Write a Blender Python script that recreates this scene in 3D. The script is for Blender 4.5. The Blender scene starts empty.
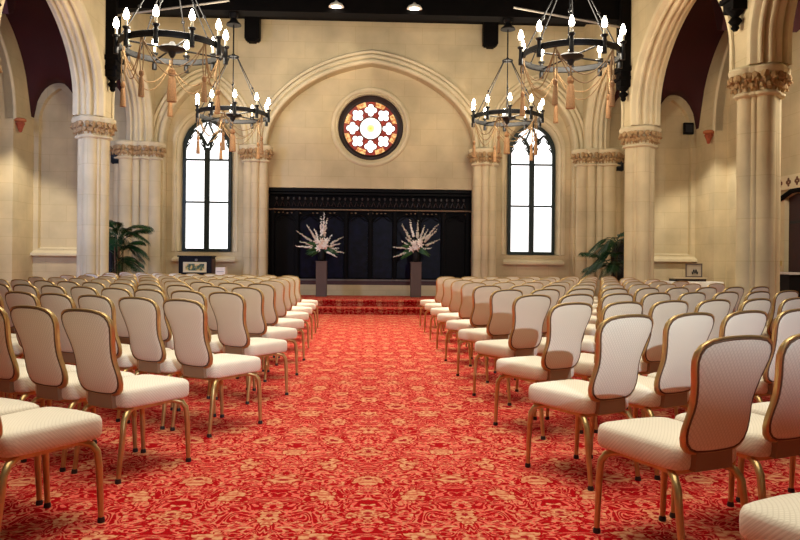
import bpy, bmesh, math, random
from math import sin, cos, pi, radians as R, sqrt, atan2
from mathutils import Vector, Matrix
from mathutils.geometry import tessellate_polygon

random.seed(7)
SC = bpy.context.scene
COL = SC.collection

# ------------------------------------------------------------------ camera
cam_d = bpy.data.cameras.new('camera')
cam = bpy.data.objects.new('camera', cam_d)
COL.objects.link(cam)
cam_d.sensor_width = 36.0
cam_d.lens = 36.0 * 715 / 800
cam_d.shift_y = -9.4 / 800
cam_d.clip_start = 0.05
cam.matrix_world = Matrix.Translation((0, 0, 1.2)) @ Matrix.Rotation(R(-2.39), 4, 'Z') @ Matrix.Rotation(R(90), 4, 'X') @ Matrix.Rotation(R(0.545), 4, 'Z')
SC.camera = cam

# ------------------------------------------------------------------ world, lights, exposure
w = bpy.data.worlds.new('world'); SC.world = w; w.use_nodes = True
w.node_tree.nodes['Background'].inputs[0].default_value = (0.9, 0.85, 0.8, 1)
w.node_tree.nodes['Background'].inputs[1].default_value = 0.02
SC.view_settings.view_transform = 'Standard'
SC.view_settings.look = 'None'
SC.view_settings.exposure = 0.17
SC.view_settings.gamma = 1.0


def lamp(name, kind, loc, power, color, target=None, **kw):
    d = bpy.data.lights.new(name, kind)
    d.energy = power; d.color = color
    for k, v in kw.items():
        setattr(d, k, v)
    o = bpy.data.objects.new(name, d)
    COL.objects.link(o); o.location = loc
    if target is not None:
        o.rotation_euler = (Vector(target) - Vector(loc)).to_track_quat('-Z', 'Y').to_euler()
    return o


WARM = (1.0, 0.94, 0.82)
lamp('roof_light_far', 'AREA', (0, 11.0, 7.0), 265, (1.0, 0.93, 0.80), (0, 11.0, 0), shape='RECTANGLE', size=6, size_y=7, spread=R(80))
lamp('roof_light_near', 'AREA', (0, 3.6, 7.0), 145, (1.0, 0.93, 0.80), (0, 3.6, 0), shape='RECTANGLE', size=6, size_y=5, spread=R(80))
lamp('rear_spot', 'SPOT', (2.1, -1.2, 2.45), 950, (0.74, 0.86, 1.0), (-0.25, 9.0, 1.2), spot_size=R(64), spot_blend=0.15, shadow_soft_size=0.03)  # unseen stand-in lamp behind the camera, set from the chair-back shadows
for s in (-1, 1):
    lamp('aisle_spot', 'SPOT', (s * 6.8, 15.6, 4.6), 330, WARM, (s * 8.4, 17.3, 1.6), spot_size=R(62), spot_blend=0.4, shadow_soft_size=0.15)
    lamp('aisle_light', 'AREA', (s * 6.9, 10.0, 4.4), 25 if s < 0 else 90, WARM, (s * 8.4, 12.5, 1.5), shape='DISK', size=0.8)
lamp('aisle_window_light', 'AREA', (-8.2, 9.2, 3.2), 120, (0.42, 0.56, 1.0), (-5.9, 15.0, 2.6), shape='RECTANGLE', size=1.2, size_y=3.0, spread=R(90))
lamp('arch_spot', 'SPOT', (-0.6, 13.6, 6.1), 170, (1.0, 0.88, 0.70), (-1.2, 18.2, 5.75), spot_size=R(32), spot_blend=0.3, shadow_soft_size=0.1)


# ------------------------------------------------------------------ materials
def srgb(r, g, b):
    def f(c):
        c /= 255.0
        return c / 12.92 if c <= 0.04045 else ((c + 0.055) / 1.055) ** 2.4
    return (f(r), f(g), f(b), 1)


class NT:
    def __init__(s, name):
        s.m = bpy.data.materials.new(name); s.m.use_nodes = True
        s.t = s.m.node_tree; s.b = s.t.nodes['Principled BSDF']

    def n(s, typ, **kw):
        x = s.t.nodes.new(typ)
        for k, v in kw.items():
            if k.startswith('i_'):
                x.inputs[k[2:].replace('_', ' ')].default_value = v
            else:
                setattr(x, k, v)
        return x

    def l(s, a, b): s.t.links.new(a, b)

    def math(s, op, a, b=None, clamp=False):
        x = s.t.nodes.new('ShaderNodeMath'); x.operation = op; x.use_clamp = clamp
        for i, v in enumerate((a, b)):
            if v is None: continue
            if hasattr(v, 'default_value'): s.l(v, x.inputs[i])
            else: x.inputs[i].default_value = v
        return x.outputs[0]

    def mix(s, fac, a, b):
        x = s.t.nodes.new('ShaderNodeMix'); x.data_type = 'RGBA'
        for i, v in ((0, fac), (6, a), (7, b)):
            if hasattr(v, 'default_value'): s.l(v, x.inputs[i])
            else: x.inputs[i].default_value = v
        return x.outputs[2]

    def ramp(s, fac, stops, const=False):
        x = s.t.nodes.new('ShaderNodeValToRGB')
        if const: x.color_ramp.interpolation = 'CONSTANT'
        e = x.color_ramp.elements
        while len(e) < len(stops): e.new(0.5)
        for i, (p, c) in enumerate(stops):
            e[i].position = p; e[i].color = c
        s.l(fac, x.inputs[0])
        return x.outputs[0]


def plain(name, col, rough=0.6, metal=0.0, noise=0.0, scale=8.0, spec=0.5):
    N = NT(name)
    N.b.inputs['Roughness'].default_value = rough
    N.b.inputs['Metallic'].default_value = metal
    N.b.inputs['Specular IOR Level'].default_value = spec
    if noise:
        tc = N.n('ShaderNodeTexCoord'); nz = N.n('ShaderNodeTexNoise', i_Scale=scale, i_Detail=4.0)
        N.l(tc.outputs['Object'], nz.inputs['Vector'])
        d = tuple(c * (1 - noise) for c in col[:3]) + (1,); u = tuple(min(1, c * (1 + noise)) for c in col[:3]) + (1,)
        N.l(N.ramp(nz.outputs['Fac'], [(0.3, d), (0.7, u)]), N.b.inputs['Base Color'])
    else:
        N.b.inputs['Base Color'].default_value = col
    return N.m


def emit(name, col, strength):
    N = NT(name)
    N.b.inputs['Base Color'].default_value = col
    N.b.inputs['Emission Color'].default_value = col
    N.b.inputs['Emission Strength'].default_value = strength
    return N.m


def stone(name, col, axis, blocks=True, bw=0.85, bh=0.42):
    """Sandstone: tonal clouds, coursed joints; axis gives the plane of the joints."""
    N = NT(name)
    N.b.inputs['Roughness'].default_value = 0.85
    N.b.inputs['Specular IOR Level'].default_value = 0.25
    tc = N.n('ShaderNodeTexCoord')
    n1 = N.n('ShaderNodeTexNoise', i_Scale=1.1, i_Detail=5.0); N.l(tc.outputs['Object'], n1.inputs['Vector'])
    n2 = N.n('ShaderNodeTexNoise', i_Scale=30.0, i_Detail=4.0); N.l(tc.outputs['Object'], n2.inputs['Vector'])
    dark = tuple(c * 0.80 for c in col[:3]) + (1,); lite = tuple(min(1, c * 1.12) for c in col[:3]) + (1,)
    base = N.ramp(n1.outputs['Fac'], [(0.32, dark), (0.68, lite)])
    if blocks:
        sx = N.n('ShaderNodeSeparateXYZ'); N.l(tc.outputs['Object'], sx.inputs[0])
        cb = N.n('ShaderNodeCombineXYZ')
        N.l(sx.outputs['X' if axis == 'X' else 'Y'], cb.inputs[0]); N.l(sx.outputs['Z'], cb.inputs[1])
        br = N.n('ShaderNodeTexBrick', i_Scale=1.0, i_Mortar_Size=0.006, i_Brick_Width=bw, i_Row_Height=bh, i_Mortar_Smooth=0.4, i_Bias=0.0)
        br.inputs['Color1'].default_value = (0.94, 0.94, 0.93, 1); br.inputs['Color2'].default_value = (1.0, 0.99, 0.97, 1); br.inputs['Mortar'].default_value = (0.84, 0.81, 0.75, 1)
        N.l(cb.outputs[0], br.inputs['Vector'])
        x = N.t.nodes.new('ShaderNodeMix'); x.data_type = 'RGBA'; x.blend_type = 'MULTIPLY'
        x.inputs[0].default_value = 1.0
        N.l(base, x.inputs[6]); N.l(br.outputs['Color'], x.inputs[7])
        base = x.outputs[2]
    N.l(base, N.b.inputs['Base Color'])
    bp = N.n('ShaderNodeBump', i_Strength=0.12, i_Distance=0.02)
    N.l(n2.outputs['Fac'], bp.inputs['Height']); N.l(bp.outputs[0], N.b.inputs['Normal'])
    return N.m


def carpet_mat():
    N = NT('damask_carpet')
    N.b.inputs['Roughness'].default_value = 0.95
    N.b.inputs['Specular IOR Level'].default_value = 0.08
    tc = N.n('ShaderNodeTexCoord')
    sx = N.n('ShaderNodeSeparateXYZ'); N.l(tc.outputs['Object'], sx.inputs[0])
    yy = N.math('ADD', sx.outputs['Y'], sx.outputs['Z'])
    PX, PY = 0.46, 0.56
    # mirror-folded across, running free along the hall: bilateral scrollwork of a damask
    fx = N.math('PINGPONG', sx.outputs['X'], PX)
    cb = N.n('ShaderNodeCombineXYZ'); N.l(fx, cb.inputs[0]); N.l(yy, cb.inputs[1])
    nz = N.n('ShaderNodeTexNoise', i_Scale=6.0, i_Detail=0.6, i_Distortion=1.5); N.l(cb.outputs[0], nz.inputs['Vector'])
    nb = N.n('ShaderNodeTexNoise', i_Scale=13.0, i_Detail=2.0, i_Distortion=1.4); N.l(cb.outputs[0], nb.inputs['Vector'])
    nd = N.n('ShaderNodeTexNoise', i_Scale=34.0, i_Detail=2.0); N.l(cb.outputs[0], nd.inputs['Vector'])
    band = N.math('ABSOLUTE', N.math('SUBTRACT', N.math('FRACT', N.math('MULTIPLY', nz.outputs['Fac'], 9.0)), 0.5))
    vine = N.math('LESS_THAN', band, 0.17)
    leaf = N.math('GREATER_THAN', nb.outputs['Fac'], 0.565)
    leaf_in = N.math('GREATER_THAN', nb.outputs['Fac'], 0.595)
    def rosette(ox, oy, rx, ry):
        ax = N.math('PINGPONG', N.math('ADD', sx.outputs['X'], ox), PX / 2)
        ay = N.math('PINGPONG', N.math('ADD', yy, oy), PY / 2)
        dx = N.math('DIVIDE', ax, rx); dy = N.math('DIVIDE', ay, ry)
        d = N.math('SQRT', N.math('ADD', N.math('MULTIPLY', dx, dx), N.math('MULTIPLY', dy, dy)))
        return N.math('ADD', N.math('ADD', d, N.math('MULTIPLY', N.math('SUBTRACT', nb.outputs['Fac'], 0.5), 2.2)), N.math('MULTIPLY', N.math('SUBTRACT', nz.outputs['Fac'], 0.5), 1.6))
    d = N.math('MINIMUM', rosette(0, 0, 0.085, 0.10), rosette(PX / 2, PY / 2, 0.075, 0.10))
    ros = N.math('LESS_THAN', d, 0.86)
    rim = N.math('MULTIPLY', N.math('LESS_THAN', d, 1.10), N.math('GREATER_THAN', d, 0.86))
    eye = N.math('LESS_THAN', d, 0.10)
    gv = N.n('ShaderNodeTexNoise', i_Scale=90.0, i_Detail=2.0); N.l(tc.outputs['Object'], gv.inputs['Vector'])
    red = N.ramp(gv.outputs['Fac'], [(0.3, srgb(132, 0, 5)), (0.7, srgb(176, 1, 12))])
    coral = N.ramp(gv.outputs['Fac'], [(0.3, srgb(198, 62, 54)), (0.7, srgb(224, 108, 90))])
    gold = N.ramp(nd.outputs['Fac'], [(0.38, srgb(178, 72, 52)), (0.50, srgb(196, 122, 86)), (0.62, srgb(206, 148, 106))])
    c = N.mix(leaf, red, coral)
    c = N.mix(leaf_in, c, gold)
    c = N.mix(vine, c, N.mix(N.math('GREATER_THAN', nd.outputs['Fac'], 0.53), coral, srgb(198, 118, 88)))
    c = N.mix(rim, c, red)
    c = N.mix(ros, c, gold)
    c = N.mix(eye, c, srgb(150, 20, 26))
    N.l(c, N.b.inputs['Base Color'])
    bp = N.n('ShaderNodeBump', i_Strength=0.3, i_Distance=0.004)
    N.l(gv.outputs['Fac'], bp.inputs['Height']); N.l(bp.outputs[0], N.b.inputs['Normal'])
    return N.m


def fabric_mat(name, c1, c2):
    N = NT(name)
    N.b.inputs['Roughness'].default_value = 0.8
    N.b.inputs['Specular IOR Level'].default_value = 0.2
    N.b.inputs['Sheen Weight'].default_value = 0.15
    tc = N.n('ShaderNodeTexCoord'); sx = N.n('ShaderNodeSeparateXYZ'); N.l(tc.outputs['Object'], sx.inputs[0])
    # small diamond weave, woven along x and along the run of the cloth
    run = N.math('ADD', sx.outputs['Y'], sx.outputs['Z'])
    a = N.math('PINGPONG', N.math('ADD', sx.outputs['X'], run), 0.009)
    b = N.math('PINGPONG', N.math('SUBTRACT', sx.outputs['X'], run), 0.009)
    h = N.math('MULTIPLY', N.math('MINIMUM', a, b), 110.0, True)
    N.l(N.ramp(h, [(0.0, c2), (0.45, c1)]), N.b.inputs['Base Color'])
    bp = N.n('ShaderNodeBump', i_Strength=0.12, i_Distance=0.002)
    N.l(h, bp.inputs['Height']); N.l(bp.outputs[0], N.b.inputs['Normal'])
    return N.m


M = {}
SAND = srgb(208, 189, 150)
M['stone_x'] = stone('sandstone_ashlar_x', SAND, 'X')
M['stone_y'] = stone('sandstone_ashlar_y', SAND, 'Y')
M['shaft'] = stone('sandstone_shaft', srgb(214, 196, 158), 'X', True, 50.0, 0.62)
M['dressed'] = stone('sandstone_dressed', srgb(220, 203, 165), 'X', False)
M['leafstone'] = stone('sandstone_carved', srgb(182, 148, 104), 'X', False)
M['carpet'] = carpet_mat()
M['fabric'] = fabric_mat('cream_diamond_fabric', srgb(236, 226, 204), srgb(218, 206, 182))
M['gold'] = plain('brushed_gold_metal', srgb(198, 168, 112), 0.40, 0.8, 0.10, 20)
M['piping'] = plain('dark_piping', srgb(98, 72, 48), 0.7)
M['bracket'] = plain('tan_bracket', srgb(150, 122, 92), 0.7)
M['glide'] = plain('dark_plastic', srgb(36, 30, 30), 0.5)
M['iron'] = plain('black_iron', srgb(34, 33, 34), 0.45, 0.5, 0.2, 25)
M['timber'] = plain('black_oak', srgb(11, 8, 7), 0.8, 0, 0.3, 6, 0.1)
M['redpaint'] = plain('oxblood_paint', srgb(56, 0, 3), 0.8, 0, 0.15, 1.5)
M['rope'] = plain('gold_cord', srgb(150, 118, 78), 0.8, 0, 0.2, 60)
M['tassel'] = plain('gold_tassel_silk', srgb(168, 124, 80), 0.7, 0, 0.25, 80)
M['candle'] = plain('candle_sleeve', srgb(232, 220, 190), 0.6)
M['flame'] = emit('flame_bulb', (1.0, 0.90, 0.70, 1), 30.0)
M['sky'] = emit('bright_daylight_glass', (1.0, 1.0, 1.0, 1), 1.6)
M['winframe'] = plain('dark_green_frame', srgb(24, 36, 32), 0.5, 0.2)
M['oak_dark'] = plain('ebonised_oak', srgb(9, 6, 7), 0.5, 0, 0.25, 5, 0.08)
M['panel_navy'] = plain('dark_navy_panel', srgb(9, 8, 26), 0.35, 0, 0.7, 7, 0.10)
M['gilt'] = plain('dull_gilding', srgb(120, 92, 66), 0.55, 0.3, 0.3, 40)
M['pedestal'] = plain('brown_pedestal', srgb(84, 66, 58), 0.6, 0, 0.08, 5)
M['leaf'] = plain('dark_green_leaf', srgb(32, 78, 30), 0.5, 0, 0.3, 14)
M['palmleaf'] = plain('palm_leaf', srgb(24, 66, 34), 0.45, 0, 0.35, 9)
M['black'] = plain('matt_black', srgb(9, 8, 9), 0.6, 0, 0, 8, 0.2)
M['white'] = plain('white_cloth', srgb(240, 232, 216), 0.8)
M['petal'] = plain('white_petal', srgb(240, 232, 222), 0.6)
M['pink'] = plain('pink_petal', srgb(232, 206, 186), 0.6)
M['mauve'] = plain('mauve_spike', srgb(212, 202, 186), 0.6)
M['bark'] = plain('brown_stem', srgb(96, 68, 44), 0.8)
M['terracotta'] = plain('painted_corbel', srgb(160, 74, 44), 0.8, 0, 0.2, 20)


# ------------------------------------------------------------------ mesh helpers
class MB:
    def __init__(s): s.v = []; s.f = []

    def add(s, vs, fs):
        o = len(s.v); s.v += [tuple(v) for v in vs]; s.f += [tuple(i + o for i in f) for f in fs]
        return s

    def box(s, c, d, rz=0.0, taper=1.0):
        x, y, z = c; a, b, h = d[0] / 2, d[1] / 2, d[2] / 2
        vs = []
        for dz in (-1, 1):
            k = taper if dz > 0 else 1
            for dx, dy in ((-1, -1), (1, -1), (1, 1), (-1, 1)):
                px, py = dx * a * k, dy * b * k
                vs.append((x + px * cos(rz) - py * sin(rz), y + px * sin(rz) + py * cos(rz), z + dz * h))
        return s.add(vs, [(3, 2, 1, 0), (4, 5, 6, 7), (0, 1, 5, 4), (1, 2, 6, 5), (2, 3, 7, 6), (3, 0, 4, 7)])

    def tube(s, pts, r, seg=8, closed=False, flat=1.0):
        pts = [Vector(p) for p in pts]; n = len(pts)
        rs = r if isinstance(r, (list, tuple)) else [r] * n
        up = None; rings = []
        for i, p in enumerate(pts):
            if closed: t = pts[(i + 1) % n] - pts[i - 1]
            else: t = pts[min(i + 1, n - 1)] - pts[max(i - 1, 0)]
            t.normalize()
            if up is None:
                up = Vector((0, 0, 1)) if abs(t.z) < 0.9 else Vector((1, 0, 0))
            u = up - t * up.dot(t)
            if u.length < 1e-6: u = t.orthogonal()
            u.normalize(); v = t.cross(u); up = u
            rings.append([p + (u * cos(2 * pi * k / seg) + v * sin(2 * pi * k / seg) * flat) * rs[i] for k in range(seg)])
        vs = [q for rg in rings for q in rg]; fs = []
        m = n if closed else n - 1
        for i in range(m):
            a, b = i * seg, ((i + 1) % n) * seg
            for k in range(seg):
                k2 = (k + 1) % seg
                fs.append((a + k, a + k2, b + k2, b + k))
        if not closed:
            fs.append(tuple(range(seg))[::-1]); fs.append(tuple((n - 1) * seg + k for k in range(seg)))
        return s.add(vs, fs)

    def lathe(s, prof, c=(0, 0, 0), seg=20, rot=None, cap=True):
        vs = []; fs = []; n = len(prof)
        for r, z in prof:
            for k in range(seg):
                p = Vector((r * cos(2 * pi * k / seg), r * sin(2 * pi * k / seg), z))
                if rot is not None: p = rot @ p
                vs.append(p + Vector(c))
        for i in range(n - 1):
            for k in range(seg):
                k2 = (k + 1) % seg
                fs.append((i * seg + k, i * seg + k2, (i + 1) * seg + k2, (i + 1) * seg + k))
        if cap:
            fs.append(tuple(range(seg))[::-1]); fs.append(tuple((n - 1) * seg + k for k in range(seg)))
        return s.add(vs, fs)

    def ball(s, c, r, seg=8, rings=5, rot=None):
        rx, ry, rz = r if isinstance(r, (list, tuple)) else (r, r, r)
        vs = []; fs = []
        for i in range(rings + 1):
            th = pi * i / rings
            for k in range(seg):
                p = Vector((rx * sin(th) * cos(2 * pi * k / seg), ry * sin(th) * sin(2 * pi * k / seg), -rz * cos(th)))
                if rot is not None: p = rot @ p
                vs.append(p + Vector(c))
        for i in range(rings):
            for k in range(seg):
                k2 = (k + 1) % seg
                fs.append((i * seg + k, i * seg + k2, (i + 1) * seg + k2, (i + 1) * seg + k))
        return s.add(vs, fs)

    def plate(s, outer, holes, d0, d1, plane):
        """Flat wall with holes between depth d0 and d1. plane 'XZ' (depth = y), 'YZ' (depth = x)."""
        loops = [outer] + list(holes)
        def P(p, d): return (p[0], d, p[1]) if plane == 'XZ' else (d, p[0], p[1])
        tri = tessellate_polygon([[Vector((p[0], p[1], 0)) for p in L] for L in loops])
        flat = [p for L in loops for p in L]; n = len(flat)
        vs = [P(p, d0) for p in flat] + [P(p, d1) for p in flat]
        fs = [tuple(t) for t in tri] + [tuple(i + n for i in t)[::-1] for t in tri]
        o = 0
        for L in loops:
            m = len(L)
            for i in range(m):
                j = (i + 1) % m
                fs.append((o + i, o + j, n + o + j, n + o + i))
            o += m
        return s.add(vs, fs)

    def sweep(s, path, prof, plane, closed=False):
        """path: 2D points, prof: (outward offset, depth) polyline; makes a moulding strip."""
        n = len(path); vs = []; m = len(prof); fs = []
        for i, p in enumerate(path):
            if closed: a, b = path[i - 1], path[(i + 1) % n]
            else: a, b = path[max(i - 1, 0)], path[min(i + 1, n - 1)]
            tx, tz = b[0] - a[0], b[1] - a[1]; L = math.hypot(tx, tz) or 1
            nx, nz = -tz / L, tx / L
            for o, d in prof:
                q = (p[0] + nx * o, p[1] + nz * o)
                vs.append((q[0], d, q[1]) if plane == 'XZ' else (d, q[0], q[1]))
        for i in range(n if closed else n - 1):
            a, b = i * m, ((i + 1) % n) * m
            for k in range(m - 1):
                fs.append((a + k, a + k + 1, b + k + 1, b + k))
        return s.add(vs, fs)

    def build(s, name, mat, parent=None, smooth=35, kind=None, fix=True):
        me = bpy.data.meshes.new(name)
        me.from_pydata([tuple(v) for v in s.v], [], s.f)
        if fix:
            bm = bmesh.new(); bm.from_mesh(me)
            bmesh.ops.recalc_face_normals(bm, faces=bm.faces[:]); bm.to_mesh(me); bm.free()
        me.materials.append(mat)
        if smooth:
            me.polygons.foreach_set('use_smooth', [True] * len(me.polygons))
            me.set_sharp_from_angle(angle=R(smooth))
        o = bpy.data.objects.new(name, me); COL.objects.link(o)
        if parent: o.parent = parent
        if kind: o['kind'] = kind
        return o


def tag(o, label, cat, group=None, kind=None):
    o['label'] = label; o['category'] = cat
    if group: o['group'] = group
    if kind: o['kind'] = kind
    return o


def thing(name, label, cat, loc=(0, 0, 0), rz=0.0, group=None):
    o = bpy.data.objects.new(name, None); COL.objects.link(o)
    o.location = loc; o.rotation_euler = (0, 0, rz); o.empty_display_size = 0.1
    return tag(o, label, cat, group)


def copy_tree(o, parent=None):
    c = o.copy(); COL.objects.link(c); c.parent = parent
    for ch in list(o.children): copy_tree(ch, c)
    return c


def bevel(o, width, seg=2):
    bm = bmesh.new(); bm.from_mesh(o.data)
    bmesh.ops.bevel(bm, geom=[e for e in bm.edges if e.calc_face_angle(0) > 0.5], offset=width, segments=seg, affect='EDGES', clamp_overlap=True)
    bm.to_mesh(o.data); bm.free()
    o.data.polygons.foreach_set('use_smooth', [True] * len(o.data.polygons)); o.data.set_sharp_from_angle(angle=R(40))
    return o


def arch(c, a, spring, apex, n=14, k=0.85):
    """Pointed arch from (c-a, spring) over (c, apex) to (c+a, spring)."""
    h = apex - spring; half = []
    if h > a * 1.05:
        rad = (a * a + h * h) / (2 * a); th = math.acos(max(-1, min(1, (rad - a) / rad)))
        for i in range(n + 1):
            t = th * i / n
            half.append((c - a + rad - rad * cos(t), spring + rad * sin(t)))
    else:
        for i in range(n + 1):
            t = pi / 2 * i / n
            half.append((c - a * cos(t), spring + h * (k * sin(t) + (1 - k) * (1 - cos(t)))))
    return half + [(2 * c - x, z) for x, z in half[-2::-1]]


def roll(o0, d0, r, a0, a1, n=7):
    """Arc of a round moulding in (offset, depth) space."""
    return [(o0 + r * cos(R(a0 + (a1 - a0) * i / n)), d0 + r * sin(R(a0 + (a1 - a0) * i / n))) for i in range(n + 1)]


# ------------------------------------------------------------------ setting: floor, stage, walls
YB, YB2 = 18.2, 18.55          # face of the end wall, face of its recessed layer
XN, XO = 5.43, 5.98            # nave and aisle faces of the arcade walls
XA = 8.4                       # aisle outer walls
ZC = 4.06                      # top of the capitals
PIERS = [-3.65, 1.0, 5.65, 10.3, 14.95]

MB().box((0, 7.0, -0.1), (19.0, 25.0, 0.2)).build('floor', M['carpet'], kind='structure', smooth=0)
b = MB(); b.box((0, 17.09, 0.055), (4.9, 2.47, 0.11)); b.box((0, 17.05, 0.13), (4.9, 2.55, 0.045)); b.box((0, 17.29, 0.205), (4.9, 1.97, 0.11)); b.box((0, 17.25, 0.278), (4.9, 2.05, 0.045))
o = b.build('stage_steps', M['carpet'], kind='structure'); bevel(o, 0.015, 2)
tag(o, 'red carpeted steps rising to the dark wooden screen', 'steps', kind='structure')

# end wall: front layer with one wide and two narrow arched recesses
CENTRAL = arch(0, 2.63, 4.1, 6.21, 22, 0.85)
BAY = {s: arch(s * 4.22, 1.0, 4.1, 5.68, 16) for s in (-1, 1)}
outer = [(-6.05, 0), (-5.22, 0)] + BAY[-1] + [(-3.22, 0), (-2.63, 0)] + CENTRAL + [(2.63, 0), (3.22, 0)] + BAY[1] + [(5.22, 0), (6.05, 0), (6.05, 7.7), (-6.05, 7.7)]
MB().plate(outer, [], YB, YB2, 'XZ').build('wall_back', M['stone_x'], kind='structure')
# recessed layer with the screen opening, two lancets and the round window
WX, WA, WZ0, WSP, WAP = 4.25, 0.62, 1.39, 4.08, 4.86
def lancet_outline(cx, a, z0, sp, ap, n=12): return [(cx - a, z0)] + arch(cx, a, sp, ap, n) + [(cx + a, z0)]
RC = (-0.02, 4.655)
holes = [lancet_outline(s * WX, WA + 0.10, WZ0 - 0.02, WSP, WAP + 0.12) for s in (-1, 1)]
holes.append([(RC[0] + 0.86 * cos(2 * pi * i / 48), RC[1] + 0.86 * sin(2 * pi * i / 48)) for i in range(48)])
holes.append([(-2.70, 0.56), (2.70, 0.56), (2.70, 3.06), (-2.70, 3.06)])
MB().plate([(-6.0, 0), (6.0, 0), (6.0, 7.7), (-6.0, 7.7)], holes, YB2, YB2 + 0.5, 'XZ').build('wall_back_recess', M['stone_x'], kind='structure')

# archivolts of the end wall
def front_prof(d): return [(0.0, d + 0.02)] + roll(0.06, d - 0.035, 0.06, 180, 360) + [(0.13, d - 0.02)] + roll(0.19, d - 0.02, 0.055, 180, 360) + [(0.25, d - 0.005), (0.25, d - 0.07), (0.31, d - 0.085), (0.33, d - 0.06), (0.33, d + 0.02)]
t = MB().sweep(CENTRAL, front_prof(YB), 'XZ').build('trim_1', M['dressed'], kind='structure')
tag(t, 'wide moulded stone arch framing the round window and dark screen', 'arch', kind='structure')
for s, nm in ((-1, 'over the lancet behind the dark display cabinet'), (1, 'over the lancet on the white table side')):
    t = MB().sweep(BAY[s], front_prof(YB), 'XZ').build('trim_2' if s < 0 else 'trim_3', M['dressed'], kind='structure')
    tag(t, 'narrow moulded stone arch ' + nm, 'arch', kind='structure')
# splayed reveal and sloping sill of each lancet
for s in (-1, 1):
    cx = s * WX
    t = MB().sweep(lancet_outline(cx, WA + 0.02, WZ0, WSP, WAP + 0.03), [(-0.02, YB2 + 0.30), (0.02, YB2 + 0.22), (0.09, YB2 + 0.02), (0.13, YB2 - 0.03), (0.19, YB2 - 0.03), (0.21, YB2 + 0.02)], 'XZ').build('trim_4' if s < 0 else 'trim_5', M['dressed'], kind='structure')
    b = MB()
    b.add([(cx - 0.80, YB2 - 0.14, WZ0 - 0.20), (cx + 0.80, YB2 - 0.14, WZ0 - 0.20), (cx + 0.70, YB2 + 0.30, WZ0 + 0.02), (cx - 0.70, YB2 + 0.30, WZ0 + 0.02),
           (cx - 0.80, YB2 - 0.14, WZ0 - 0.26), (cx + 0.80, YB2 - 0.14, WZ0 - 0.26), (cx + 0.70, YB2 + 0.30, WZ0 - 0.26), (cx - 0.70, YB2 + 0.30, WZ0 - 0.26)],
          [(0, 1, 2, 3), (4, 5, 1, 0), (5, 6, 2, 1), (7, 4, 0, 3), (6, 7, 3, 2), (7, 6, 5, 4)])
    b.build('trim_6' if s < 0 else 'trim_7', M['dressed'], kind='structure', smooth=0)
# round window surround
circ = [(RC[0] + 0.86 * cos(2 * pi * i / 64), RC[1] + 0.86 * sin(2 * pi * i / 64)) for i in range(64)][::-1]
t = MB().sweep(circ, [(-0.03, YB2 + 0.3), (-0.02, YB2 + 0.10), (0.05, YB2 - 0.01), (0.08, YB2 - 0.05), (0.13, YB2 - 0.06), (0.17, YB2 - 0.03), (0.18, YB2 + 0.02)], 'XZ', True).build('trim_8', M['dressed'], kind='structure')
tag(t, 'round moulded stone surround of the rose window', 'window surround', kind='structure')

# arcade walls
BAYS = [((PIERS[i] + PIERS[i + 1]) / 2, 2.0, 6.17, 0.8) for i in range(4)] + [(16.54, 1.26, 5.80, 0.8)]
for s, side in ((-1, 'left'), (1, 'right')):
    outer = [(-5.0, ZC)]
    paths = []
    for c, a, ap, k in BAYS:
        p = [(c - a, ZC)] + arch(c, a, ZC + 0.34, ap, 18, k) + [(c + a, ZC)]
        paths.append(p); outer += p
    outer += [(YB, ZC), (YB, 7.7), (-5.0, 7.7)]
    MB().plate(outer, [], s * XN, s * XO, 'YZ').build('wall_' + side, M['stone_y'], kind='structure')
    for i, p in enumerate(paths):
        if i < 2: continue
        D = lambda t: s * (XN + t * (XO - XN))
        # soffit: shallow outer order, roll, hollow, deeper inner order, mirrored to the aisle face
        half = [(0.12, -0.02), (0.11, -0.07), (0.03, -0.06), (0.0, 0.0), (-0.01, 0.08)]
        half += [(-0.02 - 0.045 * sin(R(18 * j)), 0.10 + 0.14 * (1 - cos(R(18 * j))) / 2) for j in range(11)]
        half += [(-0.01, 0.28), (-0.05, 0.30)]
        half += [(-0.07 - 0.035 * sin(R(18 * j)), 0.32 + 0.16 * (1 - cos(R(18 * j))) / 2) for j in range(11)]
        prof = [(o, D(t)) for o, t in half] + [(o, D(1 - t)) for o, t in half[::-1]]
        t = MB().sweep(p, prof, 'YZ').build('arch_moulding', M['dressed'], kind='structure')
        bay = ['', '', 'third bay from', 'second bay from', 'narrow bay beside'][i]
        tag(t, 'moulded stone arch of the arcade, %s the end wall, %s aisle' % (bay, 'display cabinet' if s < 0 else 'doorway'), 'arch', kind='structure')

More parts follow.
